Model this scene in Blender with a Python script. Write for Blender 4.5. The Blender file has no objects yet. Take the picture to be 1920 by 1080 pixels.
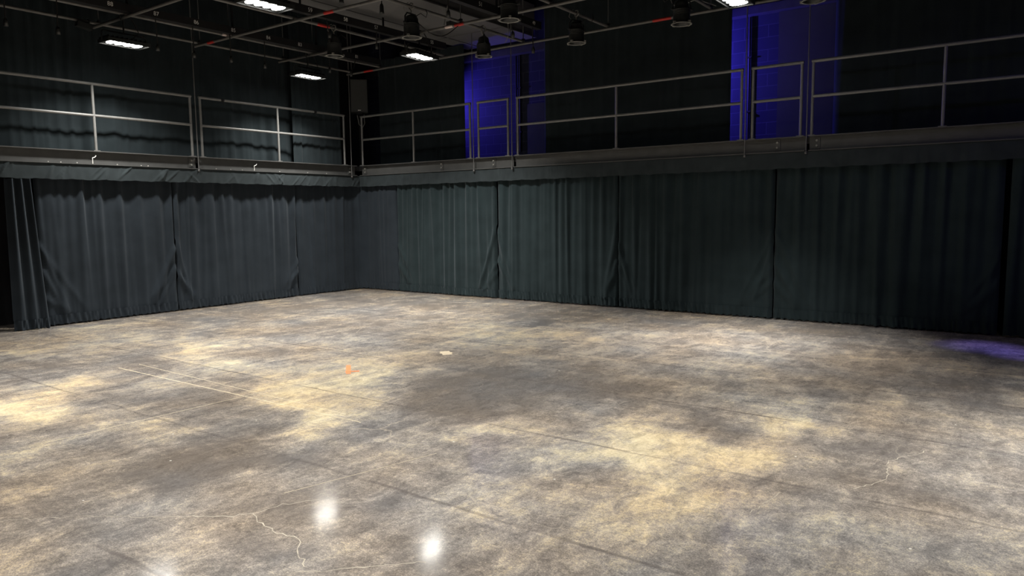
import bpy, math
import numpy as np
from mathutils import Matrix, Vector

PI = math.pi
S = bpy.context.scene
COL = S.collection
D = bpy.data
F0 = 0.03                # level of the stage floor

# ------------------------------------------------------------------ camera
cam_d = D.cameras.new('camera'); cam = D.objects.new('camera', cam_d); COL.objects.link(cam)
cam_d.sensor_width = 36.0; cam_d.lens = 25.71; cam_d.clip_start = 0.05; cam_d.clip_end = 200
rx, ux, bx_ = (0.809586, 0.586855, -0.012220), (-0.051431, 0.091676, 0.994460), (0.584717, -0.804472, 0.104403)
cam.matrix_world = Matrix(((rx[0], ux[0], bx_[0], 12.490), (rx[1], ux[1], bx_[1], -11.417),
                           (rx[2], ux[2], bx_[2], 1.758), (0, 0, 0, 1)))
S.camera = cam
# ------------------------------------------------------------------ world, exposure
W = D.worlds.new('dark'); S.world = W; W.use_nodes = True
W.node_tree.nodes['Background'].inputs[0].default_value = (0.5, 0.6, 0.9, 1)
W.node_tree.nodes['Background'].inputs[1].default_value = 0.002
vs = S.view_settings
vs.view_transform = 'Standard'; vs.look = 'None'; vs.gamma = 1.0; vs.exposure = 0.0
try: vs.use_curve_mapping = False
except Exception: pass

LAMP_W = 142.0          # each work light
LAMP_COL = (1.0, 0.965, 0.90)
BLUE = (0.10, 0.07, 1.0)

def blue_spot(name, loc, to, power, angle, blend=0.6, size=0.03, col=BLUE):
    d = D.lights.new(name, 'SPOT'); d.energy = power; d.color = col; d.spot_size = math.radians(angle)
    d.spot_blend = blend; d.shadow_soft_size = size
    o = D.objects.new(name, d); COL.objects.link(o); o.location = loc
    o.rotation_euler = (Vector(to) - Vector(loc)).to_track_quat('-Z', 'Y').to_euler()
    return o
# blue LED washes: up in the gallery behind the drapes, raking the bare wall, and over the far floor, plus an added weak fill
blue_spot('blue_wash_light', (1.2, 0.78, 4.2), (3.6, 1.3, 3.7), 280, 104)
blue_spot('blue_wash_light', (6.9, 0.78, 4.3), (8.8, 1.3, 3.8), 480, 120)
blue_spot('blue_wash_light', (5.0, 0.95, 5.6), (4.1, 1.3, 5.33), 16, 30)
blue_spot('blue_wash_light', (13.2, -.3, 4.4), (11.95, -0.85, F0), 700, 15, 1.0, col=(.30, .24, 1))
blue_spot('blue_wash_light', (13.6, -.4, 4.4), (12.42, -1.2, F0), 700, 12, 1.0, col=(.30, .24, 1))
blue_spot('blue_wash_light', (14.5, -2.5, 4.6), (11.5, -.2, 1.2), 40, 100, 1.0)  # unseen weak blue fill, added to tint the dark curtains and floor

# ------------------------------------------------------------------ materials
def mat(name, col, rough=0.6, metal=0.0, spec=0.3, noise=0.0, nscale=8.0, bump=0.0, bscale=200.0, sheen=0.0, emit=None, estr=0.0):
    m = D.materials.new(name); m.use_nodes = True
    nt = m.node_tree; b = nt.nodes['Principled BSDF']
    b.inputs['Base Color'].default_value = (*col, 1); b.inputs['Roughness'].default_value = rough
    b.inputs['Metallic'].default_value = metal; b.inputs['Specular IOR Level'].default_value = spec
    if sheen:
        b.inputs['Sheen Weight'].default_value = sheen; b.inputs['Sheen Roughness'].default_value = 0.45
        b.inputs['Sheen Tint'].default_value = (0.8, 0.9, 1, 1)
    tc = nt.nodes.new('ShaderNodeTexCoord')
    if noise:
        n = nt.nodes.new('ShaderNodeTexNoise'); n.inputs['Scale'].default_value = nscale; n.inputs['Detail'].default_value = 5
        r = nt.nodes.new('ShaderNodeMapRange'); r.inputs['From Min'].default_value = 0.25; r.inputs['From Max'].default_value = 0.75
        r.inputs['To Min'].default_value = 1 - noise; r.inputs['To Max'].default_value = 1 + noise
        x = nt.nodes.new('ShaderNodeMixRGB'); x.blend_type = 'MULTIPLY'; x.inputs[0].default_value = 1
        x.inputs[1].default_value = (*col, 1)
        nt.links.new(tc.outputs['Object'], n.inputs['Vector']); nt.links.new(n.outputs['Fac'], r.inputs['Value'])
        nt.links.new(r.outputs[0], x.inputs[2]); nt.links.new(x.outputs[0], b.inputs['Base Color'])
    if bump:
        n2 = nt.nodes.new('ShaderNodeTexNoise'); n2.inputs['Scale'].default_value = bscale; n2.inputs['Detail'].default_value = 3
        bp = nt.nodes.new('ShaderNodeBump'); bp.inputs['Strength'].default_value = bump; bp.inputs['Distance'].default_value = 0.003
        nt.links.new(tc.outputs['Object'], n2.inputs['Vector']); nt.links.new(n2.outputs['Fac'], bp.inputs['Height'])
        nt.links.new(bp.outputs[0], b.inputs['Normal'])
    if emit:
        b.inputs['Emission Color'].default_value = (*emit, 1); b.inputs['Emission Strength'].default_value = estr
    return m

M = {}
M['velour'] = mat('black_velour', (0.022, 0.028, 0.035), 0.95, spec=0.05, noise=0.18, nscale=3, bump=0.25, bscale=260, sheen=0.10)
M['velour_green'] = mat('black_velour_greenish', (0.0195, 0.029, 0.032), 0.95, spec=0.05, noise=0.2, nscale=3, bump=0.25, bscale=260, sheen=0.10)  # slightly greener base tone, for the second-wall panels
M['valance'] = mat('valance_cloth', (0.026, 0.033, 0.036), 0.85, spec=0.1, noise=0.2, nscale=5, bump=0.2, bscale=200, sheen=0.1)
M['upper'] = mat('gallery_velour', (0.018, 0.024, 0.027), 0.95, spec=0.05, noise=0.2, nscale=3, bump=0.2, bscale=240, sheen=0.1)
M['channel'] = mat('painted_steel', (0.066, 0.067, 0.066), 0.45, spec=0.4, noise=0.15, nscale=6, bump=0.08, bscale=90)
M['rail'] = mat('grey_rail_paint', (0.14, 0.14, 0.136), 0.38, spec=0.5, noise=0.12, nscale=14)
M['rod'] = mat('hanger_steel', (0.10, 0.10, 0.10), 0.5, spec=0.4, noise=0.1)
M['pipe'] = mat('grid_pipe_steel', (0.115, 0.112, 0.108), 0.5, spec=0.4, noise=0.2, nscale=9)
M['black'] = mat('black_paint', (0.012, 0.012, 0.013), 0.6, spec=0.3, noise=0.1)
M['fixture'] = mat('fixture_black', (0.022, 0.024, 0.024), 0.45, spec=0.4, noise=0.15, nscale=20)
M['ring'] = mat('worn_steel_edge', (0.22, 0.22, 0.20), 0.45, spec=0.5, noise=0.2, nscale=30)
M['duct'] = mat('duct_grey', (0.105, 0.105, 0.106), 0.75, spec=0.2, noise=0.08, nscale=2)
M['cable'] = mat('cable_rubber', (0.02, 0.02, 0.02), 0.6, noise=0.1)
M['greycable'] = mat('cable_grey', (0.18, 0.18, 0.17), 0.6, noise=0.1)
M['white'] = mat('label_white', (0.75, 0.75, 0.72), 0.6, noise=0.05)
M['red'] = mat('tape_red', (0.42, 0.035, 0.03), 0.5, noise=0.15, nscale=30)
M['pinkwhite'] = mat('tape_pale', (0.6, 0.5, 0.47), 0.5, noise=0.15, nscale=30)
M['orange'] = mat('tape_orange', (0.85, 0.22, 0.08), 0.6, noise=0.1, nscale=30)
M['tan'] = mat('tape_tan', (0.50, 0.42, 0.30), 0.6, noise=0.1, nscale=30)
M['chalk'] = mat('chalk', (0.60, 0.52, 0.37), 0.9, noise=0.25, nscale=12)
M['crack'] = mat('crack_filler', (0.40, 0.36, 0.295), 0.9, noise=0.3, nscale=20)
M['ceiling'] = mat('ceiling_black', (0.010, 0.010, 0.011), 0.9, noise=0.2)
M['wallblack'] = mat('wall_black', (0.010, 0.010, 0.012), 0.9, noise=0.2)
M['beam'] = mat('beam_dark', (0.035, 0.036, 0.042), 0.8, noise=0.15)
M['panel'] = mat('panel_grey', (0.034, 0.038, 0.026), 0.8, noise=0.12, nscale=4)
M['grille'] = mat('speaker_grille', (0.055, 0.058, 0.058), 0.7, noise=0.1, nscale=60, bump=0.5, bscale=400)
M['lens'] = mat('led_lens', (0.9, 0.9, 0.88), 0.4, emit=(1.0, 0.97, 0.90), estr=34)
M['brown'] = mat('brown_card', (0.20, 0.15, 0.10), 0.7, noise=0.2)

def block_wall():
    m = D.materials.new('painted_block'); m.use_nodes = True; nt = m.node_tree; b = nt.nodes['Principled BSDF']
    b.inputs['Roughness'].default_value = 0.7; b.inputs['Specular IOR Level'].default_value = 0.2
    tc = nt.nodes.new('ShaderNodeTexCoord'); mp = nt.nodes.new('ShaderNodeMapping'); mp.inputs['Rotation'].default_value = (PI/2, 0, 0)
    br = nt.nodes.new('ShaderNodeTexBrick'); br.inputs['Scale'].default_value = 1.0
    br.inputs['Brick Width'].default_value = 0.40; br.inputs['Row Height'].default_value = 0.20; br.inputs['Mortar Size'].default_value = 0.006
    br.inputs['Color1'].default_value = (0.022, 0.025, 0.045, 1); br.inputs['Color2'].default_value = (0.018, 0.020, 0.038, 1)
    br.inputs['Mortar'].default_value = (0.042, 0.045, 0.07, 1)
    bp = nt.nodes.new('ShaderNodeBump'); bp.inputs['Strength'].default_value = 0.5; bp.inputs['Distance'].default_value = 0.004; bp.invert = True
    nt.links.new(tc.outputs['Object'], mp.inputs['Vector']); nt.links.new(mp.outputs[0], br.inputs['Vector'])
    nt.links.new(br.outputs['Color'], b.inputs['Base Color']); nt.links.new(br.outputs['Fac'], bp.inputs['Height'])
    nt.links.new(bp.outputs[0], b.inputs['Normal'])
    return m
M['block'] = block_wall()

def floor_mat():
    m = D.materials.new('worn_stage_floor'); m.use_nodes = True; nt = m.node_tree; N = nt.nodes; L = nt.links
    b = N['Principled BSDF']
    def nd(t, **kw):
        n = N.new(t)
        for k, v in kw.items(): setattr(n, k, v)
        return n
    def mth(op, a, c=None, clamp=False):
        n = nd('ShaderNodeMath', operation=op); n.use_clamp = clamp
        for i, v in enumerate((a, c)):
            if v is None: continue
            if isinstance(v, (int, float)): n.inputs[i].default_value = v
            else: L.new(v, n.inputs[i])
        return n.outputs[0]
    tc = nd('ShaderNodeTexCoord'); P = tc.outputs['Object']
    def noise(scale, detail=6, rough=0.6, vec=None, stretch=None, dist=0.0, rot=0.0):
        v = vec or P
        if stretch:
            mp = nd('ShaderNodeMapping'); mp.inputs['Scale'].default_value = stretch; mp.inputs['Rotation'].default_value = (0, 0, rot)
            L.new(v, mp.inputs['Vector']); v = mp.outputs[0]
        n = nd('ShaderNodeTexNoise'); n.inputs['Scale'].default_value = scale; n.inputs['Detail'].default_value = detail
        n.inputs['Roughness'].default_value = rough; n.inputs['Distortion'].default_value = dist
        L.new(v, n.inputs['Vector']); return n.outputs['Fac']
    st = nd('ShaderNodeAttribute', attribute_name='stain')
    a = mth('MULTIPLY', mth('SUBTRACT', noise(0.8, 8, 0.66, stretch=(1, 1.25, 1), dist=0.5), 0.5), 1.2)
    c = mth('MULTIPLY', mth('SUBTRACT', noise(3.4, 7, 0.7, stretch=(1.0, 0.7, 1), dist=1.0), 0.5), 1.3)
    d = mth('MULTIPLY', mth('SUBTRACT', noise(30, 5, 0.75), 0.5), 1.0)
    e = mth('MULTIPLY', mth('SUBTRACT', noise(120, 2, 0.6), 0.5), 0.8)
    s1 = mth('MULTIPLY', mth('SUBTRACT', noise(2.0, 4, 0.6, stretch=(0.35, 3.0, 1), rot=.12), 0.5), 0.5)
    s2 = mth('MULTIPLY', mth('SUBTRACT', noise(2.0, 4, 0.6, stretch=(3.0, 0.35, 1), rot=-.15), 0.5), 0.5)
    f = mth('ADD', st.outputs['Fac'], a)
    for q in (c, d, e, s1, s2): f = mth('ADD', f, q)
    f = mth('ADD', mth('MULTIPLY', mth('SUBTRACT', f, 0.46), 1.0), 0.43)
    ramp = nd('ShaderNodeValToRGB'); L.new(f, ramp.inputs[0])
    el = ramp.color_ramp.elements
    el[0].position = -0.0; el[0].color = (0.155, 0.141, 0.131, 1)
    el[1].position = 1.0; el[1].color = (0.72, 0.60, 0.39, 1)
    for pos, col in ((0.28, (0.218, 0.196, 0.176, 1)), (0.52, (0.34, 0.303, 0.262, 1)), (0.75, (0.52, 0.445, 0.325, 1))):
        z = el.new(pos); z.color = col
    # slow hue drift between brownish and bluish grey in the worn paint
    hue = noise(0.8, 3, 0.5)
    tint = nd('ShaderNodeMixRGB'); tint.inputs[1].default_value = (1.05, 0.98, 0.90, 1); tint.inputs[2].default_value = (0.95, 1.0, 1.08, 1)
    hr = nd('ShaderNodeMapRange'); hr.inputs['From Min'].default_value = 0.35; hr.inputs['From Max'].default_value = 0.65
    L.new(hue, hr.inputs['Value']); L.new(hr.outputs[0], tint.inputs[0])
    m1 = nd('ShaderNodeMixRGB', blend_type='MULTIPLY'); m1.inputs[0].default_value = 1
    L.new(ramp.outputs[0], m1.inputs[1]); L.new(tint.outputs[0], m1.inputs[2]); colr = m1.outputs[0]
    # scuffs and trowel marks that run through every tone
    g1 = mth('MULTIPLY', mth('SUBTRACT', noise(9, 6, 0.7, stretch=(1, .55, 1), dist=1.2), 0.5), 1.35)
    g2 = mth('MULTIPLY', mth('SUBTRACT', noise(48, 4, 0.7), 0.5), 0.9)
    gg = mth('ADD', mth('ADD', g1, g2), 1.0)
    mg = nd('ShaderNodeMixRGB', blend_type='MULTIPLY'); mg.inputs[0].default_value = 1
    L.new(colr, mg.inputs[1]); L.new(gg, mg.inputs[2]); colr = mg.outputs[0]
    # saw-cut joints every 1.45 m across the room, wobbling slightly
    sep = nd('ShaderNodeSeparateXYZ'); L.new(P, sep.inputs[0])
    wob = mth('MULTIPLY', mth('SUBTRACT', noise(1.3, 4, 0.6), 0.5), 0.10)
    def joints(coord, pitch, off, w):
        v = mth('ADD', coord, wob); v = mth('ADD', v, off); v = mth('DIVIDE', v, pitch); v = mth('FRACT', v)
        v = mth('ABSOLUTE', mth('SUBTRACT', v, 0.5)); v = mth('MULTIPLY', v, pitch)
        r = nd('ShaderNodeMapRange'); r.inputs['From Min'].default_value = w * 0.3; r.inputs['From Max'].default_value = w
        r.inputs['To Min'].default_value = 1; r.inputs['To Max'].default_value = 0; L.new(v, r.inputs['Value']); return r.outputs[0]
    j = joints(sep.outputs[1], 1.45, 7.2 - 0.725 + 14.5, 0.022)
    j = mth('MULTIPLY', j, mth('MULTIPLY', mth('SUBTRACT', noise(0.9, 3, 0.5), 0.30, True), 2.6, True))
    m2 = nd('ShaderNodeMixRGB'); m2.inputs[2].default_value = (0.10, 0.088, 0.085, 1)
    L.new(mth('MULTIPLY', j, 0.75), m2.inputs[0]); L.new(colr, m2.inputs[1]); colr = m2.outputs[0]
    # fine pale crazing
    wv = nd('ShaderNodeMixRGB'); wv.inputs[0].default_value = 0.22
    nz = nd('ShaderNodeTexNoise'); nz.inputs['Scale'].default_value = 3.0; nz.inputs['Detail'].default_value = 6; L.new(P, nz.inputs['Vector'])
    L.new(P, wv.inputs[1]); L.new(nz.outputs['Color'], wv.inputs[2])
    vo = nd('ShaderNodeTexVoronoi', feature='DISTANCE_TO_EDGE'); vo.inputs['Scale'].default_value = 0.8; L.new(wv.outputs[0], vo.inputs['Vector'])
    cr = nd('ShaderNodeMapRange'); cr.inputs['From Min'].default_value = 0.001; cr.inputs['From Max'].default_value = 0.0045
    cr.inputs['To Min'].default_value = 1; cr.inputs['To Max'].default_value = 0; L.new(vo.outputs['Distance'], cr.inputs['Value'])
    crk = mth('MULTIPLY', cr.outputs[0], mth('MULTIPLY', mth('SUBTRACT', noise(0.7, 2, 0.5), 0.47, True), 5.0, True))
    m3 = nd('ShaderNodeMixRGB'); m3.inputs[2].default_value = (0.52, 0.46, 0.37, 1)
    L.new(mth('MULTIPLY', crk, 0.6), m3.inputs[0]); L.new(colr, m3.inputs[1]); colr = m3.outputs[0]
    # paint specks
    sp = nd('ShaderNodeTexVoronoi'); sp.inputs['Scale'].default_value = 4.5; L.new(P, sp.inputs['Vector'])
    spk = mth('LESS_THAN', sp.outputs['Distance'], 0.035)
    rnd = nd('ShaderNodeSeparateXYZ'); L.new(sp.outputs['Color'], rnd.inputs[0])
    spk = mth('MULTIPLY', spk, mth('LESS_THAN', rnd.outputs[0], 0.45))
    m4 = nd('ShaderNodeMixRGB'); m4.inputs[2].default_value = (0.72, 0.70, 0.64, 1)
    L.new(spk, m4.inputs[0]); L.new(colr, m4.inputs[1]); colr = m4.outputs[0]
    L.new(colr, b.inputs['Base Color'])
    rr = nd('ShaderNodeMapRange'); rr.inputs['To Min'].default_value = 0.09; rr.inputs['To Max'].default_value = 0.14
    L.new(noise(5, 5, 0.6), rr.inputs['Value']); L.new(rr.outputs[0], b.inputs['Roughness'])
    b.inputs['Specular IOR Level'].default_value = 0.7
    bp = nd('ShaderNodeBump'); bp.inputs['Strength'].default_value = 0.05; bp.inputs['Distance'].default_value = 0.002
    L.new(mth('SUBTRACT', noise(26, 4, 0.6), mth('MULTIPLY', j, 0.8)), bp.inputs['Height']); L.new(bp.outputs[0], b.inputs['Normal'])
    return m
M['floor'] = floor_mat()

# ------------------------------------------------------------------ mesh helpers
class MB:
    def __init__(s): s.v = []; s.f = []; s.sm = []
    def add(s, vs, fs, smooth=False):
        o = len(s.v); s.v += [tuple(map(float, p)) for p in vs]
        for q in fs: s.f.append(tuple(i + o for i in q)); s.sm.append(smooth)
        return s
    def box(s, lo, hi):
        x0, y0, z0 = lo; x1, y1, z1 = hi
        v = [(x, y, z) for z in (z0, z1) for y in (y0, y1) for x in (x0, x1)]
        return s.add(v, [(0, 2, 3, 1), (4, 5, 7, 6), (0, 1, 5, 4), (2, 6, 7, 3), (0, 4, 6, 2), (1, 3, 7, 5)])
    def obox(s, c, ax, ay, az):     # oriented box: centre and three half axes
        c, ax, ay, az = map(np.array, (c, ax, ay, az)); v = []
        for k in (-1, 1):
            for j in (-1, 1):
                for i in (-1, 1): v.append(c + i*ax + j*ay + k*az)
        return s.add(v, [(0, 2, 3, 1), (4, 5, 7, 6), (0, 1, 5, 4), (2, 6, 7, 3), (0, 4, 6, 2), (1, 3, 7, 5)])
    def tube(s, pts, r, n=10, caps=True):
        pts = [np.array(p, float) for p in pts]; rings = []; up = None
        rs = r if isinstance(r, (list, tuple)) else [r]*len(pts)
        for i, p in enumerate(pts):
            t = pts[min(i+1, len(pts)-1)] - pts[max(i-1, 0)]; t /= (np.linalg.norm(t) + 1e-12)
            if up is None: up = np.array([0, 0, 1.]) if abs(t[2]) < .9 else np.array([1., 0, 0])
            a = np.cross(t, up); a /= np.linalg.norm(a) + 1e-12; b = np.cross(a, t); up = b
            rings.append([p + rs[i]*(math.cos(2*PI*k/n)*a + math.sin(2*PI*k/n)*b) for k in range(n)])
        v = [q for ring in rings for q in ring]; f = []
        for i in range(len(pts)-1):
            for k in range(n): f.append((i*n+k, i*n+(k+1) % n, (i+1)*n+(k+1) % n, (i+1)*n+k))
        s.add(v, f, True)
        if caps: s.add(rings[0], [tuple(range(n))]); s.add(rings[-1], [tuple(reversed(range(n)))])
        return s
    def lathe(s, prof, c=(0, 0, 0), n=28):     # prof: (radius, z), downwards or upwards
        v = []; f = []
        for r, z in prof:
            for k in range(n): v.append((c[0]+r*math.cos(2*PI*k/n), c[1]+r*math.sin(2*PI*k/n), c[2]+z))
        for i in range(len(prof)-1):
            for k in range(n): f.append((i*n+k, i*n+(k+1) % n, (i+1)*n+(k+1) % n, (i+1)*n+k))
        return s.add(v, f, True)
    def grid(s, X, Y, Z):
        h, w = X.shape; v = np.stack([X, Y, Z], -1).reshape(-1, 3)
        f = [(i*w+j, i*w+j+1, (i+1)*w+j+1, (i+1)*w+j) for i in range(h-1) for j in range(w-1)]
        return s.add(v, f, True)

WL = {}     # world location of every thing / part, so that parts can be written in room coordinates
def put(name, mb, m, parent=None, local=False):
    v = np.array(mb.v, float); loc = np.zeros(3)
    if parent is not None:
        base = WL[parent.name]
        if not local: v = v - base
    else:
        loc = np.array([(v[:, 0].min()+v[:, 0].max())/2, (v[:, 1].min()+v[:, 1].max())/2, v[:, 2].min()]); v = v - loc
    me = D.meshes.new(name); me.from_pydata(v.tolist(), [], mb.f)
    me.polygons.foreach_set('use_smooth', mb.sm); me.update()
    me.materials.append(M[m] if isinstance(m, str) else m)
    o = D.objects.new(name, me); COL.objects.link(o)
    if parent is not None: o.parent = parent; WL[o.name] = base
    else: o.location = loc; WL[o.name] = loc
    return o
def tag(o, label, cat, group=None):
    o['label'] = label; o['category'] = cat
    if group: o['group'] = group
    return o
def thing(name, label, cat, loc=(0, 0, 0), group=None):
    o = D.objects.new(name, None); COL.objects.link(o); o.location = loc; o.empty_display_size = 0.1
    WL[o.name] = np.array(loc, float); return tag(o, label, cat, group)
def struct(name, mb, m):
    o = put(name, mb, m); o['kind'] = 'structure'; return o
def dup(root, loc, rotz, label, group=None):
    r = root.copy(); COL.objects.link(r); r.location = loc; r.rotation_euler = (0, 0, rotz); r['label'] = label
    WL[r.name] = np.array(loc, float)
    if group: r['group'] = group
    for ch in list(root.children):
        c = ch.copy(); COL.objects.link(c); c.parent = r
        for g in list(ch.children):
            d = g.copy(); COL.objects.link(d); d.parent = c
    return r
def text_mesh(body, size):
    c = D.curves.new('tmp_text', 'FONT'); c.body = body; c.size = size; c.align_x = 'CENTER'; c.align_y = 'CENTER'
    o = D.objects.new('tmp_text', c); COL.objects.link(o)
    dg = bpy.context.evaluated_depsgraph_get(); dg.update()
    me = o.evaluated_get(dg).to_mesh()
    v = [tuple(p.co) for p in me.vertices]; f = [tuple(p.vertices) for p in me.polygons]
    o.evaluated_get(dg).to_mesh_clear(); D.objects.remove(o); D.curves.remove(c)
    return v, f

# ================================================================== THE SETTING
BLOBS = [(1.77,-7.25,0.682,1.706,-0.996,1.580,0.25),(0.87,-6.23,0.489,1.070,-0.624,1.009,0.20),(3.62,-6.22,1.145,1.913,-0.576,0.912,0.35),
(4.94,-8.43,1.095,2.656,-0.733,1.116,0.40),(5.02,-8.71,1.571,4.143,-0.923,1.401,0.30),(6.57,-6.93,1.267,1.640,-0.627,0.960,0.60),
(6.88,-6.04,1.556,1.600,-0.497,0.768,0.50),(6.78,-8.65,2.419,4.788,-3.599,5.386,0.35),(7.02,-8.92,1.039,2.177,-3.147,4.685,0.15),
(7.07,-7.52,1.315,1.786,-2.133,3.229,0.35),(6.59,-2.72,1.018,0.688,-0.603,0.975,0.35),(5.16,-2.49,1.141,0.932,-0.618,1.013,0.10),
(6.37,-4.77,1.722,1.569,-1.118,1.763,0.25),(9.10,-6.89,3.448,2.556,-2.140,3.212,0.35),(10.28,-6.80,3.026,1.453,-1.093,1.626,0.40),
(10.72,-6.29,2.299,0.808,-1.026,1.530,0.55),(10.68,-5.11,4.420,1.298,-1.767,2.676,0.50),(10.33,-7.54,2.115,1.177,-1.842,2.714,0.30),
(8.58,-8.42,2.009,2.546,-2.077,3.071,0.20),(9.59,-7.99,6.500,5.429,-1.569,2.313,0.20),(10.34,-4.71,1.293,0.421,-1.853,2.829,0.10),
(7.97,-5.92,0.764,0.622,-0.598,0.916,-0.42),(7.65,-6.92,2.410,2.550,-1.214,1.843,-0.35),(8.67,-5.16,0.685,0.418,-1.175,1.809,-0.30),
(6.90,-7.93,1.058,1.650,-0.681,1.027,-0.20),(8.22,-8.25,1.444,1.895,-1.098,1.631,-0.40),(3.62,-6.85,1.577,2.990,-0.931,1.462,-0.30),
(3.47,-7.80,0.640,1.542,-1.204,1.870,-0.20),(5.43,-7.89,1.036,2.007,-1.960,2.993,-0.20),(5.81,-1.72,4.756,3.266,-1.362,2.244,-0.50),
(5.61,-0.50,1.790,1.127,-0.857,1.438,-0.20),(7.84,-8.74,1.681,2.810,-1.116,1.654,-0.40),(9.12,-9.14,1.397,1.977,-1.228,1.793,-0.15),
(10.24,-5.64,6.126,2.412,-1.831,2.765,-0.30),(11.04,-4.13,5.341,1.109,-1.809,2.767,-0.30),(11.96,-3.29,2.085,0.157,-0.854,1.310,-0.30),
(11.85,-6.24,1.488,0.202,-0.978,1.445,-0.20),(11.00,-0.81,1.331,0.196,-0.328,0.524,-0.10),(8.07,-4.96,1.424,0.970,-1.026,1.591,-0.30),
(9.79,-8.75,1.686,1.663,-1.497,2.182,-0.15),(12.10,-7.10,2.695,0.290,-1.260,1.839,-0.10),(7.59,-9.56,1.337,3.293,-1.102,1.621,-0.10)]
def FX(x, y): return 12.49+(x-12.49)*.983, -11.417+(y+11.417)*.983
xs = np.arange(-1.0, 17.01, 0.075); ys = np.arange(-15.0, 1.31, 0.075)
GX, GY = np.meshgrid(xs, ys)
stain = np.full(GX.shape, 0.41)
_r = np.random.RandomState(4); WX = np.zeros(GX.shape); WY = np.zeros(GX.shape)      # ragged edges for the worn patches
for k in range(26):
    fr = 2.2*1.11**k; an = _r.uniform(0, 6.28); ph = _r.uniform(0, 6.28, 2); w = np.cos(an)*GX+np.sin(an)*GY
    WX += .26/fr*np.sin(fr*w+ph[0]); WY += .26/fr*np.sin(fr*w+ph[1])
for cx, cy, a, b, c, d, amp in BLOBS:
    cx, cy = FX(cx, cy)
    dx, dy = GX-cx+WX, GY-cy+WY; q = (a*dx+b*dy)**2 + (c*dx+d*dy)**2
    stain += .95*amp*np.exp(-np.minimum(q, 30)**1.3*0.8)
fm = MB(); fm.grid(GX, GY, np.full(GX.shape, F0))
floor = struct('floor', fm, 'floor')
at_ = floor.data.attributes.new('stain', 'FLOAT', 'POINT'); at_.data.foreach_set('value', stain.reshape(-1).astype(np.float32))

XB, YB, ZC = 17.0, -15.0, 6.6
struct('ceiling', MB().box((-1.2, YB, ZC), (XB, 1.5, ZC+.1)), 'ceiling')
struct('wall_left', MB().box((-1.2, YB, 0), (-1.0, 1.5, ZC)), 'wallblack')
struct('wall_right', MB().box((-1.0, 1.3, 0), (XB, 1.5, ZC)), 'block')
struct('wall_back', MB().box((-1.2, YB-.2, 0), (XB, YB, ZC)), 'wallblack')
struct('wall_front', MB().box((XB, YB, 0), (XB+.2, 1.5, ZC)), 'wallblack')
struct('trim_1', MB().box((-.9, 1.12, 4.97), (XB, 1.299, 5.10)), 'beam')                       # ledge on the block wall
struct('trim_2', MB().box((8.78, 1.262, 2.82), (9.95, 1.299, 4.965)), 'panel')                  # plain grey panel in the second bay
struct('trim_3', MB().box((3.72, 1.262, 2.82), (4.9, 1.299, 3.95)), 'panel')
for k in range(5):
    struct('beam' if k == 0 else 'beam.%03d' % k, MB().box((-1.0, -1.6-3*k-.1, 6.15), (XB, -1.6-3*k+.1, 6.59)), 'ceiling')
struct('gallery_deck', MB().box((-.99, -11.0, 2.70), (-.10, 1.29, 2.80)), 'black')
struct('gallery_deck.001', MB().box((-.099, .10, 2.70), (XB, 1.29, 2.80)), 'black')

# ================================================================== DRAPES
LC = 0.785398
def track(s, off=0.0, x0=-.16, y1=.125, r=.25):
    """lower curtain line: along the first wall, round the corner, along the second; off = distance out into the room"""
    s = np.asarray(s, float); a = np.clip(s/r, 0, PI/2)
    px = x0 + r - r*np.cos(a); py = y1 - r + r*np.sin(a); nx, ny = np.cos(a), -np.sin(a)
    py = py + np.minimum(s, 0); px = px + np.maximum(s - r*PI/2, 0)
    return px + nx*off, py + ny*off
def line_track(p0, p1, n):
    L = math.hypot(p1[0]-p0[0], p1[1]-p0[1]); t = ((p1[0]-p0[0])/L, (p1[1]-p0[1])/L)
    def f(s, off): return p0[0]+t[0]*s+n[0]*off, p0[1]+t[1]*s+n[1]*off
    return f, L
def seg_ridge(S_, Z_, a, b, w, amp):
    a = np.array(a); b = np.array(b); ab = b-a
    t = np.clip(((S_-a[0])*ab[0]+(Z_-a[1])*ab[1])/(ab@ab), 0, 1)
    d2 = (S_-a[0]-t*ab[0])**2 + (Z_-a[1]-t*ab[1])**2
    return amp*np.exp(-d2/w**2)*(1-.6*t)
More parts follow.
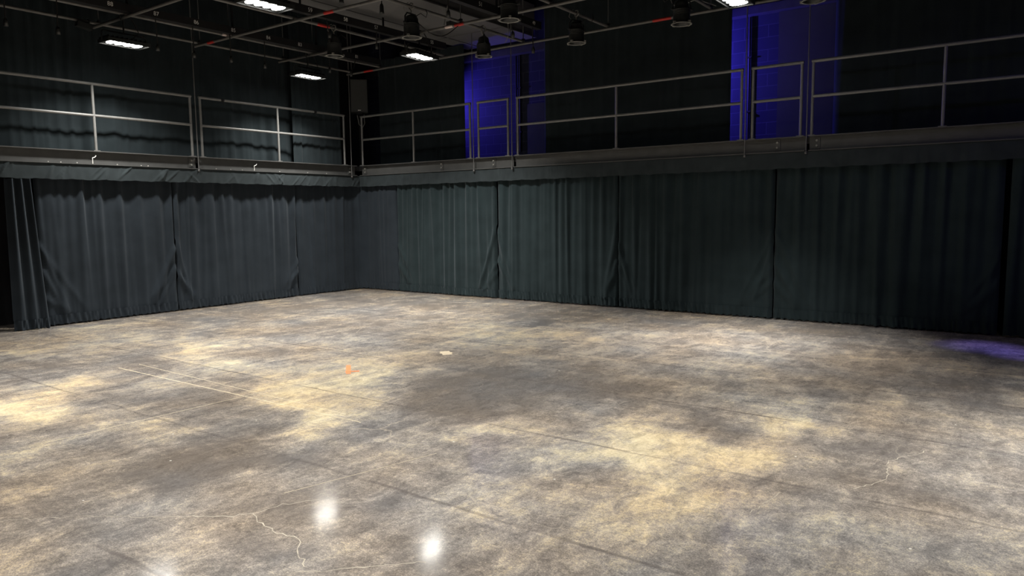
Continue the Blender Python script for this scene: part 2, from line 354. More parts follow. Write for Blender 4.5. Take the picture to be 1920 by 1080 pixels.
def folds(rng, s0, s1, H, amp=.022, dens=6.5, top=.02, tents=True, low=.007, pleat=.30):
    L = s1-s0; n = int(L*dens)
    R = [(s0+(i+rng.uniform(.1, .9))*L/n, rng.uniform(.022, .065), amp*rng.uniform(.25, 1.0), rng.uniform(-.10, .10),
          rng.uniform(.2, 1.0), rng.uniform(.5, 1.1)) for i in range(n)]
    ph = rng.uniform(0, 6.28, 8); ws = rng.uniform(.85, 1.15, 4)
    T = []
    if tents:
        for e, sg in ((s0, 1), (s1, -1)):
            for k in range(4):
                z1 = rng.uniform(.4, 1.5); T.append(((e+sg*.01, z1), (e+sg*rng.uniform(.2, .3+.3*z1), rng.uniform(.12, .3)), rng.uniform(.022, .045), rng.uniform(.025, .05)))
    def f(S_, Z_):
        d = np.zeros(S_.shape); q = Z_/H
        for c, w, a, dr, bot, tp in R:
            prof = bot + (tp-bot)*q; d += a*prof*np.exp(-((S_-c-dr*(1-q))/(w*(1.25-.3*q)))**2)
        th = 2*PI*ws[0]*S_/pleat+ph[0] + 1.1*np.sin(S_*2.3+ph[7]) + .7*(1-q)*np.sin(S_*1.7+ph[3])
        md = np.clip(.62+.55*np.sin(S_*1.9+ph[5])+.25*np.sin(S_*4.3+ph[6]), .12, 1.2)
        d += top*md*(.35+.65*q)*((np.exp(1.5*np.cos(th))-1.65)/2.2)
        d += .35*top*(.3+.7*q)*np.sin(2*PI*ws[1]*S_/(pleat*.53)+ph[1]+1.5*(1-q))
        d += .010*np.sin(2*PI*S_/1.3*ws[2]+ph[2]+.6*q) + .005*np.sin(2*PI*S_/.47*ws[3]+ph[3]-1.2*q)
        lo = np.exp(-Z_/.22)
        d += low*lo*(np.sin(2*PI*S_/.085+ph[4]+1.5*np.sin(S_*7+ph[5])) + .7*np.sin(2*PI*S_/.047+ph[6]+2*np.sin(S_*11)))
        for a, b, w, am in T: d += seg_ridge(S_, Z_, a, b, w, am)
        d = np.where(d > 0, .075*np.tanh(d/.075), d)
        e = np.minimum(S_-s0, s1-S_); d -= .035*np.exp(-(e/.022)**2)
        return d
    return f
def curtain(name, label, group, tr, s0, s1, z0, z1, seed, m, ds=.018, dz=.05, off=0.0, hem=True, lean=None, **kw):
    rng = np.random.RandomState(seed); H = z1; fd = folds(rng, s0, s1, z1-z0, **kw)
    ns = max(8, int((s1-s0)/ds))
    root = None
    def sheet(za, zb, extra, rip, step):
        sv = np.linspace(s0+.004, s1-.004, ns); zv = np.linspace(za, zb, max(3, int((zb-za)/step)+1))
        S_, Z_ = np.meshgrid(sv, zv); Zr = Z_-z0
        d = fd(S_, Zr) + extra + rip*(np.sin(2*PI*S_/.075+3*np.sin(9*S_)+14*Zr)+.8*np.sin(2*PI*S_/.041+4*np.sin(5*S_)-18*Zr))
        S2 = S_
        if lean: S2, d = lean(S_, Zr, d)
        x, y = tr(S2, off + d)
        edge = np.where(Z_ <= za+1e-6, .008*np.sin(2*PI*S_/.11+seed)+.006*np.sin(2*PI*S_/.043+2*seed), 0) if za <= z0+1e-6 else 0
        mb = MB(); mb.grid(x, y, Z_+edge); return mb
    hz = z0+.145
    mid = tr(np.array([(s0+s1)/2]), off); loc = (float(mid[0][0]), float(mid[1][0]), z0)
    if hem:
        root = thing(name, label, 'curtain', loc, group)
        put('drape', sheet(hz, z1, 0, 0, dz), m, root)
        put('hem', sheet(z0, hz+.006, .016, .011, .012), m, root)
    else:
        root = tag(put(name, sheet(z0, z1, 0, 0, dz), m), label, 'curtain', group)
    return root
tk = lambda s, off: track(s, off)
G1 = 'black velour curtains hung under the gallery'
low = [(-6.40, -4.195, 11, 'velour', 'black curtain panel beside the gathered bunch, between it and the first seam', 5.0),
       (-4.185, -1.515, 12, 'velour', 'black curtain panel with flared lower seam, second from the gathered bunch', 6.0),
       (-1.505, 1.328, 13, 'velour', 'smooth black curtain panel that bends around the room corner', 2.6),
       (1.338, 4.048, 14, 'velour_green', 'brightest lit black curtain panel, just past the corner bend', 7.5),
       (4.058, 6.728, 15, 'velour_green', 'half lit black curtain panel fading to shade, below the wide middle railing', 7.5),
       (6.738, 9.418, 16, 'velour_green', 'dark curtain panel below the second narrow gate, only faintly lit at its hem', 6.0),
       (9.428, 12.358, 17, 'velour_green', 'darkest wide curtain panel, before the last overlap by the blue floor spill', 5.0),
       (12.418, 15.8, 18, 'velour_green', 'last dark curtain panel at the blue lit floor, cut by the frame', 5.0)]
for s0, s1, sd, m, lab, dn in low:
    curtain('stage_curtain', lab, G1, tk, s0, s1, F0+.025, 2.575, sd, m, dens=dn, off=(.03 if sd == 18 else 0), tents=(sd not in (13, 18)),
            amp=(.030 if sd == 13 else .045 if sd < 13 else .058), top=(.034 if sd > 13 else .040 if sd < 13 else .016))
def bunch_lean(S_, Z, d):
    q = Z/2.5; c = -6.61
    return c + (S_-c)*(1-.35*q) - .05*q, d + .05*np.sin(2*PI*(S_-c)/.17)*(.5+.5*q)
curtain('gathered_curtain', 'gathered bunch of black curtain hanging loose at the open end of the wall', None, tk, -6.85, -6.35, F0+.01, 2.338, 31,
        'velour', off=.10, hem=True, lean=bunch_lean, tents=False, dens=8, amp=.03, top=.0, ds=.008)

# short skirt under the gallery edge
def valance(name, label, p0, p1, n, seed, diag):
    f, L = line_track(p0, p1, n); rng = np.random.RandomState(seed)
    sv = np.linspace(0, L, int(L/.02)); zv = np.linspace(2.345, 2.586, 22); S_, Z_ = np.meshgrid(sv, zv)
    q = (Z_-2.345)/.241; ph = rng.uniform(0, 6.28, 12); d = .006*np.sin(S_*2.1+ph[0])*(1-q)
    for k in range(int(L*(7 if diag else 12))):
        c = rng.uniform(0, L); w = rng.uniform(.008, .03); a = rng.uniform(.005, .020 if diag else .007); sl = rng.uniform(.1, .9)*(1 if rng.rand() < .8 else -1) if diag else rng.uniform(-.1, .1)
        zc = rng.uniform(.1, .9); d += a*np.exp(-((S_-c-sl*(q-.5)*.3)/w)**2)*np.exp(-((q-zc)/.45)**2)
    d += .004*np.sin(S_*31+ph[1]+3*np.sin(S_*5))*(1-q)
    x, y = f(S_, d); Z2 = Z_ + np.where(q < .01, .005*np.sin(S_*13+ph[3])+.003*np.sin(S_*37), 0)
    return tag(put(name, MB().grid(x, y, Z2), 'valance'), label, 'valance')
valance('valance', 'wrinkled black valance under the gallery edge with the bright lamp-lit flange', (-.022, -11.0), (-.022, .02), (1, 0), 5, True)
valance('valance', 'plain dark valance under the long gallery edge with the gates', (-.02, .022), (16.0, .022), (0, -1), 6, False)

# gallery drapes behind the railings
G2 = 'black drapes behind the gallery railings'
def updrape(lab, p0, p1, n, seed, **kw):
    f, L = line_track(p0, p1, n)
    kw = {**dict(amp=.03, dens=5.0, top=.012, tents=False, low=.003), **kw}
    zt = kw.pop('zt', 6.05)
    return curtain('gallery_drape', lab, G2, f, 0.0, L, 2.82, zt, seed, 'upper', ds=.03, dz=.08, hem=False, **kw)
def flare(S_, Z, d):      # free edge swings back behind the next drape
    e = np.clip((S_-8.15)/.85, 0, 1); return S_, d - .13*e**2
updrape('long black drape behind the railings, catching rail shadows, ending in a loose edge', (-.30, -10.5), (-.30, -1.34), (1, 0), 41, lean=flare, dens=5.0, amp=.045, top=.02, pleat=.22)
updrape('narrow pleated black drape with light stripes beside the corner loudspeaker', (-.22, -1.60), (-.22, -.30), (1, 0), 42, dens=7, amp=.05, top=.045, pleat=.17)
updrape('black drape between the corner loudspeaker and the first blue wall bay', (.02, .62), (2.62, .55), (0, -1), 43, zt=5.18)
updrape('wide black drape between the two blue wall bays', (4.60, .55), (8.24, .55), (0, -1), 44)
updrape('black drape past the second blue wall bay, running out of frame', (9.81, .55), (15.8, .55), (0, -1), 45)

# ================================================================== GALLERY STEEL
def chan(label, axis, a0, a1, bolts, plates, hooks, group='steel edge channels of the gallery'):
    """C channel with its flanges towards the room; axis 'y' runs along the first wall, 'x' along the second"""
    mid = (a0+a1)/2
    root = thing('steel_channel', label, 'steel beam', (0, mid, 2.59) if axis == 'y' else (mid, 0, 2.59), group)
    def bx(mb, u0, u1, d0, d1, z0, z1):     # d = depth behind the room face
        if axis == 'y': mb.box((-d1, u0, z0), (-d0, u1, z1))
        else: mb.box((u0, d0, z0), (u1, d1, z1))
    w = MB(); bx(w, a0, a1, .078, .092, 2.60, 2.80); put('web', w, 'channel', root)
    b = MB(); bx(b, a0, a1, 0, .092, 2.588, 2.602); put('bottom_flange', b, 'channel', root)
    t = MB(); bx(t, a0, a1, 0, .092, 2.798, 2.812); put('top_flange', t, 'channel', root)
    for u in bolts:
        k = MB(); c = (-.035, u, 0) if axis == 'y' else (u, .035, 0); k.lathe([(.0, 2.616), (.011, 2.616), (.011, 2.602)], c, 8); put('bolt', k, 'ring', root)
    for u in plates:
        k = MB(); bx(k, u-.045, u+.045, .066, .079, 2.62, 2.785); pl = put('splice_plate', k, 'channel', root)
        for z in (2.665, 2.74):
            q = MB(); c = np.array((-.055, u, z) if axis == 'y' else (u, .055, z)); e = np.array((.012, 0, 0) if axis == 'y' else (0, -.012, 0))
            q.tube([c-e, c+e*.4], .017, 6); put('bolt_head', q, 'ring', pl)
    for u in hooks:
        k = MB(); g = lambda d, du, z: (-d, u+du, z) if axis == 'y' else (u+du, d, z)
        k.tube([g(.01, -.03, 2.603), g(.01, -.03, 2.67), g(.005, -.03, 2.70), g(.0, .0, 2.705), g(.0, .025, 2.735)], .007, 6)
        put('hook', k, 'white', root, )
    return root
chan('bright edged steel channel running out of frame beside the first railing', 'y', -11.0, -3.88, (-6.35, -6.17, -5.93, -5.3, -4.9, -4.78, -7.1), (-3.97,), (-5.67,))
chan('short lamp-lit steel channel between the hanger rod and the room corner', 'y', -3.82, -.06, (-3.5, -3.2, -2.95, -2.1, -1.4, -.9), (-.22,), (-2.67,))
chan('steel channel from the room corner past the first narrow gate', 'x', .01, 4.215, (), (.12, 2.39, 3.74), ())
chan('dull grey steel channel below the wide middle railing and second gate', 'x', 4.265, 9.565, (), (9.15,), ())
chan('plain dark steel channel below the last railing', 'x', 9.615, 16.0, (), (9.72,), ())

ZT, ZM, ZD = 3.88, 3.377, 2.812
def railing(label, axis, a0, a1, mids, knots=(), group='grey pipe railings along the gallery'):
    g = (lambda u, z, d=.035: (-d, u, z)) if axis == 'y' else (lambda u, z, d=.035: (u, d, z))
    c = (a0+a1)/2; root = thing('railing', label, 'railing', g(c, ZD), group); r = .024
    put('top_rail', MB().tube([g(a0-r, ZT), g(a1+r, ZT)], r, 12), 'rail', root)
    put('middle_rail', MB().tube([g(a0, ZM), g(a1, ZM)], r*.95, 12), 'rail', root)
    for u in (a0, *mids, a1):
        p = MB(); p.tube([g(u, ZD), g(u, ZT)], r*.92, 12); po = put('post', p, 'rail', root)
        b = MB(); lo = np.array(g(u-.05, ZD, .0)); hi = np.array(g(u+.05, ZD+.010, .075)); b.box(np.minimum(lo, hi), np.maximum(lo, hi)); put('base_plate', b, 'rail', po)
    for u in knots:
        k = MB(); cc = np.array(g(u, ZT)); ax = np.array((0, 1, 0) if axis == 'y' else (1, 0, 0)); k.tube([cc-ax*.03, cc+ax*.03], .031, 10)
        k.tube([cc+np.array((.03, 0, -.0)), cc+np.array((.035, .01, -.09))], .007, 6); put('tie', k, 'black', root)
    return root
railing('lamp-lit railing panel beside the bunched curtain end, cut by the frame edge', 'y', -9.6, -3.95, (-7.62, -5.62), ())
railing('lamp-lit railing panel with black tie knots, next to the corner', 'y', -3.755, -.38, (-2.09,), (-3.30, -1.15))
railing('short railing panel between the corner and the first narrow gate', 'x', .09, 3.19, (1.65,))
railing('narrow gate panel in front of the first blue wall bay', 'x', 3.40, 4.12, (), group='narrow railing gates')
railing('wide railing panel between the two narrow gates', 'x', 4.345, 8.60, (6.43,))
railing('narrow gate panel in front of the second blue wall bay', 'x', 8.775, 9.49, (), group='narrow railing gates')
railing('last railing panel past the second gate, running out of frame', 'x', 9.65, 15.4, (11.32, 13.4))

G3 = 'hanger rods from roof to gallery steel'
for x, y, lab in ((-.01, -3.85, 'thin hanger rod between the two lamp-lit railing panels'), (-.01, -.20, 'thin hanger rod at the room corner beside the loudspeaker'),
                  (3.305, .0, 'thin hanger rod at the near-corner side of the first gate'), (4.24, .0, 'thin hanger rod between first gate and wide railing'),
                  (8.68, .0, 'thin hanger rod between wide railing and second gate'), (9.59, .0, 'thin hanger rod between second gate and last railing')):
    root = thing('hanger_rod', lab, 'rod', (x, y-.012, 2.56), G3)
    put('rod', MB().tube([(x, y-.012, 2.56), (x, y-.012, 5.195 if 2.2 < x < 4.1 else ZC)], .009, 8), 'rod', root)
    put('nut', MB().lathe([(.0, 2.545), (.02, 2.545), (.02, 2.585), (.0, 2.585)], (x, y-.012, 0), 6), 'rod', root)

# ================================================================== PIPE GRID
ZX, ZY, RP = 4.79, 4.838, .024      # cross pipes hang lower, long pipes lie on them
def gpipe(lab, p0, p1, tapes, group):
    p0, p1 = np.array(p0), np.array(p1); t = (p1-p0)/np.linalg.norm(p1-p0); c = (p0+p1)/2
    root = thing('grid_pipe', lab, 'pipe', tuple(c), group)
    put('pipe', MB().tube([p0, p1], RP, 12), 'pipe', root)
    for u, w, m in tapes:
        a = p0+t*u; put('tape_band', MB().tube([a, a+t*w], RP+.002, 12, False), m, root)
YP = [(0.0, 'grid pipe over the first gallery railing, nearest the long drape', ()), (.90, 'grid pipe beside the raceway with the eighties numbers', ((10.15, .22, 'pinkwhite'),)),
      (2.70, 'grid pipe before the grey duct, carrying one can light', ((10.72, .25, 'red'),)), (4.61, 'grid pipe under the duct edge with two can lights', ()),
      (6.36, 'grid pipe crossing from the middle of the frame top to the blue bay drape', ()), (8.15, 'grid pipe near the overhead lamp at the frame top', ()), (9.95, 'outermost grid pipe above the second gate', ())]
for x, lab, tp in YP: gpipe(lab, (x, -14.0, ZY), (x, -.12, ZY), tp, 'long grid pipes')
XP = [(-.17, 'grid pipe along the gallery with the gates, red tape near its end', ((.55, .28, 'red'), (7.30, .32, 'red'))),
      (-1.95, 'grid pipe crossing above the two far work lights', ((4.42, .16, 'pinkwhite'), (4.62, .2, 'red'))),
      (-3.75, 'grid pipe with red taped end and red band under the duct', ((.42, .2, 'red'), (3.55, .22, 'red'))),
      (-5.50, 'grid pipe crossing above the nearer work light at the frame top corner', ()), (-7.3, 'grid pipe just out over the floor', ()), (-9.1, 'grid pipe over the near floor', ())]
for y, lab, tp in XP: gpipe(lab, (-.10, y, ZX), (16.0, y, ZX), tp, 'cross grid pipes')

# roof hangers at pipe crossings
G4 = 'steel hangers from roof to pipe grid'
first = None
NAMEY = {-.17: 'gallery side', -1.95: 'second', -3.75: 'third', -5.50: 'fourth'}
XN = ['long drape', 'numbered raceway', 'can light', 'duct edge', 'blue bay', 'frame top lamp', 'outermost']
for i, x in enumerate((.0, .90, 2.70, 4.61, 6.36, 8.15, 9.95)):
    if 2.2 < x < 4.1: continue
    for y in (-.17, -1.95, -3.75, -5.50):
        lab = 'thin roof hanger at crossing of %s pipe and %s cross pipe' % (XN[i], NAMEY[y])
        loc = (x, y+.04, ZY+RP)
        if first is None:
            first = thing('pipe_hanger', lab, 'hanger', loc, G4)
            put('rod', MB().tube([(0, 0, .02), (0, 0, ZC-ZY-RP)], .008, 8), 'rod', first, True)
            put('clamp', MB().obox((0, 0, .012), (.028, 0, 0), (0, .02, 0), (0, 0, .011)), 'black', first, True)
        else: dup(first, loc, 0, lab)

# ================================================================== RACEWAYS with numbers and pigtails
def raceway(lab, xf, z, y0, y1, nums, tails, zs=None):
    root = thing('raceway', lab, 'raceway', (xf-.05, (y0+y1)/2, z-.06), 'black lighting raceways')
    put('trough', MB().box((xf-.10, y0, z-.06), (xf, y1, z+.06)), 'black', root)
    for y in np.arange(y0+.9, y1, 1.8):
        put('strap', MB().box((xf-.09, y-.015, z+.06), (xf-.07, y+.015, zs or ZC)), 'black', root)
    for txt, y in nums:
        v, f = text_mesh(txt, .088)
        v = [(xf+.002+p[2], y+p[0], z+p[1]) for p in v]
        put('number_label', MB().add(v, f), 'white', root)
    for y, zb, sw in tails:
        xx = xf-.05
        t = put('pigtail', MB().tube([(xx, y, z-.058), (xx, y+sw*.3, z-.2), (xx, y+sw, zb+.09)], .009, 8), 'cable', root)
        put('connector', MB().lathe([(.0, .10), (.018, .10), (.028, .07), (.030, .0), (.0, .0)], (xx, y+sw, zb), 12), 'fixture', t)
raceway('black raceway numbered in the eighties, nearest the first gallery', 1.08, 4.895, -10.0, -.3,
        [('88', -5.79), ('87', -5.09), ('86', -4.42), ('85', -3.74), ('84', -3.04), ('83', -2.35), ('82', -1.65), ('81', -.95)],
        [(-7.17, 4.32, 0), (-6.51, 4.33, -.01), (-5.08, 4.34, .01), (-4.46, 4.33, 0), (-3.78, 4.36, 0), (-3.09, 4.36, -.01), (-1.62, 4.49, 0), (-.95, 4.5, -.12)])
raceway('black raceway numbered in the fifties beside the duct, 59 nearest the viewer', 2.90, 4.965, -10.0, -.3,
        [('59', -3.57), ('58', -2.84), ('57', -2.15), ('56', -1.44), ('55', -.71)],
        [(-3.2, 4.62, .05), (-2.1, 4.62, .0), (-1.4, 4.6, .02), (-.68, 4.63, .05)], 5.195)
raceway('black raceway with numbers 51 and 49 beyond the duct', 5.42, 4.875, -10.0, -.75,
        [('51', -2.41), ('50', -1.70), ('49', -.98)], [(-3.1, 4.55, .0), (-1.55, 4.55, .04), (-.95, 4.4, .02)])

# ================================================================== DUCT
root = thing('air_duct', 'wide grey rectangular air duct above the pipe grid', 'duct', (3.18, -4.5, 5.2))
put('body', MB().box((2.34, -14.0, 5.225), (4.03, 1.10, 5.85)), 'duct', root)
for x0, x1 in ((2.30, 2.66), (2.70, 3.66), (3.70, 4.07)):
    put('bottom_panel', MB().box((x0, -14.0, 5.205), (x1, 1.10, 5.226)), 'duct', root)
for y in (-9.0, -5.4, -3.6, .0):
    put('joint_strip', MB().box((2.29, y-.02, 5.198), (4.08, y+.02, 5.21)), 'duct', root)
for y in (-10, -5, -.8):
    for x in (2.36, 4.0): put('strap', MB().box((x-.01, y-.02, 5.8), (x+.01, y+.02, ZC)), 'black', root)
# connectors hanging down in front of the duct
for x, y, zt, zb, lab in ((4.1, -3.98, 5.21, 4.78, 'black cable connector hanging before the duct, nearer the frame top'),
                          (4.1, -3.18, 5.21, 4.80, 'black cable connector hanging before the duct, beside the can light')):
    root = thing('cable_drop', lab, 'cable', (x, y, zb), 'cable connectors hanging by the duct')
    put('cable', MB().tube([(x, y, zt+.2), (x, y, zb+.1)], .009, 8), 'cable', root)
    put('connector', MB().lathe([(.0, .14), (.02, .14), (.03, .11), (.034, .02), (.04, .0), (.0, .0)], (x, y, zb), 14), 'fixture', root)

# ================================================================== WORK LIGHTS
def lamp_light(parent, tilt=0.0, power=LAMP_W, spread=138):
    d = D.lights.new('lamp_glow', 'AREA'); d.shape = 'RECTANGLE'; d.size = .24; d.size_y = .50; d.energy = power; d.color = LAMP_COL
    d.spread = math.radians(spread)
    o = D.objects.new('lamp_glow', d); COL.objects.link(o); o.parent = parent; o.location = (0, 0, -.012); return o
GL = 'LED work lights hung under the cross pipes'
def worklight(lab, x, y, z=4.37, rz=0.0, tilt=0.0, power=LAMP_W, spread=138, src=None):
    if src is None:
        r = thing('work_light', lab, 'lamp', (0, 0, 0), GL)
        b = MB(); b.box((-.17, -.32, .012), (.17, .32, .05))
        for k in range(9): b.box((-.15, -.30+k*.07, .05), (.15, -.285+k*.07, .085))
        put('housing', b, 'fixture', r, True)
        rim = MB(); rim.box((-.17, -.32, -.004), (-.155, .32, .0125)); rim.box((.155, -.32, -.004), (.17, .32, .0125))
        rim.box((-.155, -.32, -.004), (.155, -.305, .0125)); rim.box((-.155, .305, -.004), (.155, .32, .0125)); put('rim', rim, 'fixture', r, True)
        for k in range(4):
            yc = -.195+k*.13; m = MB()
            m.lathe([(.0, .0), (.04, .001), (.058, .006), (.062, .0119)], (0, 0, 0), 20)
            m.v = [(p[0]*1.9, yc+p[1], p[2]) for p in m.v]; put('led_module', m, 'lens', r, True)
        yo = MB(); yo.tube([(0, -.335, .02), (0, -.335, .14), (0, -.31, .17), (0, .31, .17), (0, .335, .14), (0, .335, .02)], .012, 8); put('yoke', yo, 'fixture', r, True)
        st = MB(); st.tube([(0, 0, .17), (0, 0, .37)], .014, 8); put('stem', st, 'fixture', r, True)
        cl = MB(); cl.tube([(0, -.03, .36), (0, -.042, .40), (0, -.036, .44), (0, 0, .455), (0, .036, .44), (0, .042, .40)], .010, 8); put('clamp', cl, 'fixture', r, True)
        ca = MB(); ca.tube([(.03, .1, .08), (.06, .2, .2), (.04, .14, .36), (.0, .1, .45)], .008, 6); put('cord', ca, 'cable', r, True)
    else: r = dup(src, (0, 0, 0), 0, lab)
    r.location = (x, y, z); r.rotation_euler = (0, tilt, rz)
    return r
WLI = [('glowing work light above the first gallery railing, beside number 87', .91, -5.53, .0, .0, .7, 122), ('glowing work light nearest the corner loudspeaker', .89, -2.03, .05, .0, .75, 122),
       ('glowing work light under the can light before the duct', 3.77, -2.0, .1, .0, 1.2, 112), ('glowing work light at the frame top above numbers 84 and 85', 4.40, -5.5, .0, .0, 1, 118),
       ('glowing work light at the frame top before the second blue wall bay', 9.16, -1.99, .0, .0, .62, 68),
       ('work light over the middle of the bare floor, out of frame', 9.16, -5.5, .0, .0, .42, 104), ('added work light over the near floor, out of frame', 4.4, -9.1, .0, .0, 1, 118),  # the near-floor lamp is unseen, added for its light on the room
       ('work light above the viewer', 9.16, -9.1, .0, .0, .8, 112), ('work light past the outermost pipe', 13.2, -5.5, .0, .0, .75, 88)]
src = None; LR = []
for lab, x, y, rz, tl, pw, sp in WLI:
    o = worklight(lab, x, y, 4.37, rz, tl, src=src); src = src or o; LR.append((o, pw, sp))
for o, pw, sp in LR: lamp_light(o, power=LAMP_W*pw, spread=sp)

# ================================================================== CAN LIGHTS
GC = 'black theatre can lights hung from the grid'
def can_light(lab, loc):
    r = thing('can_light', lab, 'stage light', (0, 0, 0), GC); r.location = loc
    c = MB(); c.tube([(-.03, 0, -.03), (-.04, 0, .0), (-.034, 0, .036), (0, 0, .05), (.034, 0, .036), (.04, 0, .0), (.038, 0, -.03), (0, 0, -.055), (-.03, 0, -.03)], .009, 8)
    c.tube([(.038, 0, -.02), (.075, 0, -.02)], .006, 6); c.tube([(0, 0, -.05), (0, 0, -.10)], .012, 8); put('clamp', c, 'ring', r, True)
    y = MB(); y.tube([(0, -.135, -.25), (0, -.135, -.16), (0, -.09, -.105), (0, .09, -.105), (0, .135, -.16), (0, .135, -.25)], .011, 8); put('yoke', y, 'fixture', r, True)
    b = MB(); b.lathe([(.0, -.125), (.05, -.128), (.082, -.145), (.094, -.185), (.097, -.22), (.112, -.235), (.118, -.30), (.122, -.44), (.124, -.455), (.112, -.456), (.108, -.42), (.0, -.36)], (0, 0, 0), 28)
    for k in range(4): b.lathe([(.114, -.255-.02*k), (.121, -.258-.02*k), (.121, -.264-.02*k), (.114, -.267-.02*k)], (0, 0, 0), 28)
    put('body', b, 'fixture', r, True)
    k_ = MB()
    for s in (-1, 1): k_.tube([(0, s*.118, -.25), (0, s*.162, -.25)], .017, 8)
    put('knob', k_, 'fixture', r, True)
    f = MB()
    f.lathe([(.126, -.452), (.150, -.452), (.150, -.458), (.126, -.458), (.126, -.452)], (0, 0, 0), 28)
    for a in range(4): f.obox((.142*math.cos(a*PI/2+.4), .142*math.sin(a*PI/2+.4), -.445), (.018, 0, 0), (0, .018, 0), (0, 0, .016))
    put('frame_holder', f, 'ring', r, True)
    cb = MB(); cb.tube([(.02, .06, -.14), (.06, .14, -.08), (.10, .22, -.13), (.07, .28, -.05), (.02, .30, .02)], .006, 6); put('tail_cable', cb, 'cable', r, True)
    sc = MB(); sc.tube([(-.02, -.05, -.115), (-.06, -.10, -.05), (-.05, -.08, .03), (.0, -.06, .05)], .004, 6); put('safety_cable', sc, 'ring', r, True)
    return r
CANS = [(2.70, -2.93, .3, 'black can light between the raceway of fifties numbers and the corner'), (4.61, -3.07, 0., 'black can light hanging in front of the grey duct, above a glowing work light'),
        (4.61, -1.31, .8, 'black can light at the duct end before the first blue wall bay'), (6.36, -2.97, 1.9, 'black can light beyond the duct on the second cross pipe'),
        (6.36, -1.17, -.4, 'black can light hanging before the wide dark gallery drape'), (8.15, -1.25, 2.4, 'black can light with looping cables next to the red tape band'),
        (8.15, -3.03, .6, 'can light at the frame top showing only its pale ring'), (9.95, -1.29, 1.2, 'brownish can light cut by the frame top above the second gate')]
c0 = None
for x, y, rz, lab in CANS:
    if c0 is None: c0 = can_light(lab, (x, y, ZY)); c0.rotation_euler = (0, 0, rz)
    else: dup(c0, (x, y, ZY), rz, lab)
# small clamp light on the first pipe
root = thing('clamp_light', 'small black clamp light on the pipe over the first railing', 'stage light', (0, -5.62, 4.70))
put('clamp', MB().tube([(0, -5.62, 4.79), (.03, -5.62, 4.79), (.036, -5.62, 4.84), (.0, -5.62, 4.875), (-.036, -5.62, 4.84), (-.03, -5.62, 4.79)], .009, 8), 'fixture', root)
put('head', MB().obox((.02, -5.70, 4.76), (.05, 0, 0), (0, .11, -.02), (0, .01, .04)), 'fixture', root)
# loose cables
def cable(lab, pts, m='cable', r=.007, name='cable'):
    P_ = [np.array(p, float) for p in pts]; out = []
    for i in range(len(P_)-1):
        p0, p1, p2, p3 = P_[max(i-1, 0)], P_[i], P_[i+1], P_[min(i+2, len(P_)-1)]
        for t in np.linspace(0, 1, 7)[(0 if i == 0 else 1):]:
            out.append(.5*((2*p1)+(p2-p0)*t+(2*p0-5*p1+4*p2-p3)*t*t+(3*p1-p0-3*p2+p3)*t**3))
    return tag(put(name, MB().tube(out, r, 8), m), lab, 'cable')
cable('black cable sagging from the can light before the duct to the cross pipe', [(4.63, -2.95, 4.62), (4.66, -2.75, 4.52), (4.68, -2.55, 4.49), (4.66, -2.3, 4.57), (4.62, -1.99, 4.76)])
cable('pale cable falling from the frame top to the taped cross pipe', [(4.42, -1.95, 5.7), (4.41, -1.95, 5.25), (4.33, -1.95, 5.02), (4.29, -1.95, 4.83)], 'greycable')
cable('thin pale cable dangling under the can light beyond the duct', [(5.56, -1.95, 4.77), (5.59, -1.95, 4.67), (5.60, -1.95, 4.50), (5.57, -1.95, 4.42), (5.53, -1.95, 4.37)], 'greycable', .005)
cable('grey cable loop curling over the can light by the red tape', [(7.45, -.2, 5.4), (7.52, -.2, 5.05), (7.62, -.2, 4.93), (7.72, -.2, 4.90)], 'greycable')
cable('grey cable arching from the can light towards the overhead lamp', [(7.74, -.2, 4.88), (7.80, -.2, 4.96), (7.94, -.2, 4.98), (8.10, -.2, 4.92), (8.26, -.2, 4.84)], 'greycable')
root = thing('splitter_box', 'black cable splitter strapped on the taped cross pipe under the duct', 'cable box', (4.50, -1.95, 4.815))
put('box', MB().box((4.36, -1.98, 4.815), (4.56, -1.92, 4.87)), 'fixture', root)
put('strap', MB().box((4.44, -1.985, 4.80), (4.47, -1.915, 4.875)), 'black', root)

# ================================================================== SPEAKER
root = thing('loudspeaker', 'black loudspeaker mounted high in the room corner', 'speaker', (-.30, .34, 4.03))
fw = np.array((.74, -.67, 0)); rt = np.array((.67, .74, 0)); c = np.array((-.30, .34, 4.40))
put('cabinet', MB().obox(c-fw*.02, rt*.19, fw*.13, (0, 0, .365)), 'fixture', root)
put('grille', MB().obox(c+fw*.117, rt*.178, fw*.008, (0, 0, .35)), 'grille', root)
put('badge', MB().obox(c+fw*.128-np.array((0, 0, .325)), rt*.035, fw*.004, (0, 0, .009)), 'white', root)
br = MB(); br.obox(c-np.array((0, 0, .385)), rt*.06, fw*.05, (0, 0, .012)); br.tube([c-fw*.02-np.array((0, 0, .40)), c-fw*.10-np.array((0, 0, .46)), c-fw*.30-np.array((0, 0, .46))], .02, 8)
put('bracket', br, 'black', root)
pole = MB().tube([c-fw*.30+np.array((0, 0, -1.60)), c-fw*.30+np.array((0, 0, .5))], .024, 10); put('pole', pole, 'black', root)
lp = [c-rt*.05-fw*.05+np.array((0, 0, -.42)), c-rt*.02+np.array((0, 0, -.62)), c+rt*.06+np.array((0, 0, -.70)), c+rt*.11+np.array((0, 0, -.60)), c+rt*.10-fw*.05+np.array((0, 0, -.40))]
put('signal_cable', MB().tube(lp, .009, 8), 'greycable', root)

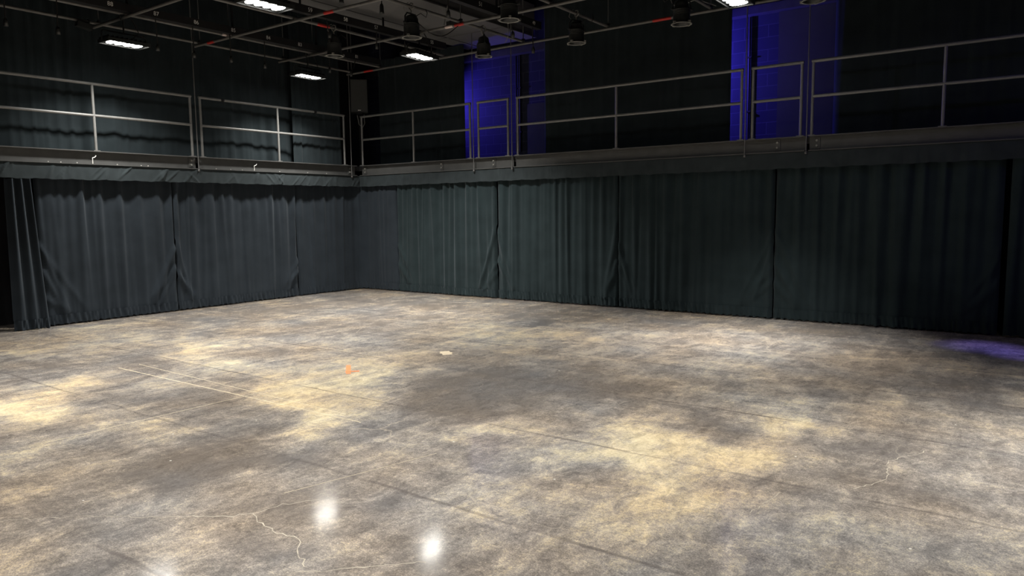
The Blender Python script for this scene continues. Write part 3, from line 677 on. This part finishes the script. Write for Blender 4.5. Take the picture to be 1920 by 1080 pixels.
# ================================================================== CONDUITS on the block wall
for x0, x1, z0, lab in ((3.42, 3.44, 3.0, 'dark conduit on the first blue wall bay, nearer the corner'), (3.53, 3.54, 3.0, 'dark conduit on the first blue wall bay beside its twin'),
                        (8.30, 8.30, 2.9, 'dark conduit on the bright part of the second blue wall bay')):
    root = thing('conduit', lab, 'conduit', (x0, 1.27, z0), 'wall conduits')
    put('tube', MB().tube([(x0, 1.275, z0), (x1, 1.275, 4.96)], .018, 10), 'black', root)
    for z in (3.4, 4.3): put('bracket', MB().box((x0-.03, 1.252, z-.012), (x0+.04, 1.298, z+.012)), 'black', root)

# ================================================================== MARKS ON THE FLOOR
def strip(name, lab, cat, p0, p1, w, m, group=None, z=.0012):
    p0, p1 = np.array((*FX(*p0), F0)), np.array((*FX(*p1), F0)); t = (p1-p0)/np.linalg.norm(p1-p0); n = np.array((-t[1], t[0], 0))*w/2
    mb = MB().obox((p0+p1)/2+np.array((0, 0, z/2)), (p1-p0)/2, n, (0, 0, z/2)); return tag(put(name, mb, m), lab, cat, group)
GF = 'snapped chalk lines on the floor'
strip('chalk_line', 'pale chalk line across the brightest floor patch, the nearer of a close pair', 'floor marking', (3.85, -7.34), (7.9, -7.30), .009, 'chalk', GF, .0006)
strip('chalk_line', 'pale chalk line across the brightest floor patch, the farther of a close pair', 'floor marking', (3.85, -7.10), (7.6, -7.20), .006, 'chalk', GF, .0006)
strip('chalk_line', 'pale chalk line crossing the close pair of lines', 'floor marking', (6.25, -9.1), (6.28, -6.9), .006, 'chalk', GF, .0006)
strip('chalk_line', 'faint pale chalk line beside the lamp reflections', 'floor marking', (8.68, -8.66), (8.97, -7.54), .0035, 'chalk', GF, .0006)
strip('chalk_line', 'short pale chalk line before the middle curtains', 'floor marking', (5.3, -3.0), (5.75, -2.75), .014, 'chalk', GF, .0006)
for lab, m, (x, y), st in (('small orange spike tape mark on the floor', 'orange', (6.2, -5.93), (((0, 0, .0008), (.17, -.15), .026), ((.12, -.05, .0022), (.05, .055), .024))),
                           ('tan tape square on the floor near the middle', 'tan', (6.5, -4.6), (((0, 0, .0008), (.09, -.07), .06), ((0, 0, .0022), (.05, .06), .03)))):
    x, y = FX(x, y); root = thing('tape_mark', lab, 'tape', (x, y, F0), 'spike tape marks' if 0 else None)
    for (dx, dy, z), (hx, hy), w in st:
        L = math.hypot(hx, hy); put('tape_strip', MB().obox((x+dx, y+dy, F0+z), (hx, hy, 0), (-hy/L*w, hx/L*w, 0), (0, 0, .0006)), m, root)

def crack(pts, w):
    P_ = [np.array((*FX(*p), F0)) for p in pts]; rng = np.random.RandomState(len(pts)*7); Q = []
    for a, b in zip(P_[:-1], P_[1:]):
        n = max(2, int(np.linalg.norm(b-a)/.035))
        for k in range(n): Q.append(a+(b-a)*k/n+np.array((*rng.normal(0, .009, 2), 0)))
    Q.append(P_[-1]); v = []; f = []
    for i, q in enumerate(Q):
        t = Q[min(i+1, len(Q)-1)]-Q[max(i-1, 0)]; t /= np.linalg.norm(t); n = np.array((-t[1], t[0], 0))*w*rng.uniform(.3, 1)/2
        v += [q+n+np.array((0, 0, .0006)), q-n+np.array((0, 0, .0006))]
        if i: f.append((2*i-2, 2*i-1, 2*i+1, 2*i))
    put('crack', MB().add(v, f), 'crack', floor)
crack([(8.39, -9.3), (8.66, -9.1), (8.79, -8.96), (8.84, -8.97), (9.0, -9.02), (9.13, -9.05), (9.24, -9.02), (9.33, -9.04), (9.45, -9.14), (9.58, -9.21)], .010)
crack([(9.55, -9.31), (9.75, -9.12), (9.86, -9.01), (10.05, -8.83)], .009)
crack([(7.6, -9.9), (8.0, -9.55), (8.39, -9.3)], .006)
crack([(8.79, -8.96), (8.82, -8.78), (8.95, -8.6)], .006)
crack([(11.6, -6.6), (11.75, -6.3), (11.7, -5.9), (11.9, -5.5)], .007)
crack([(10.9, -7.6), (11.2, -7.3), (11.25, -6.9)], .006)
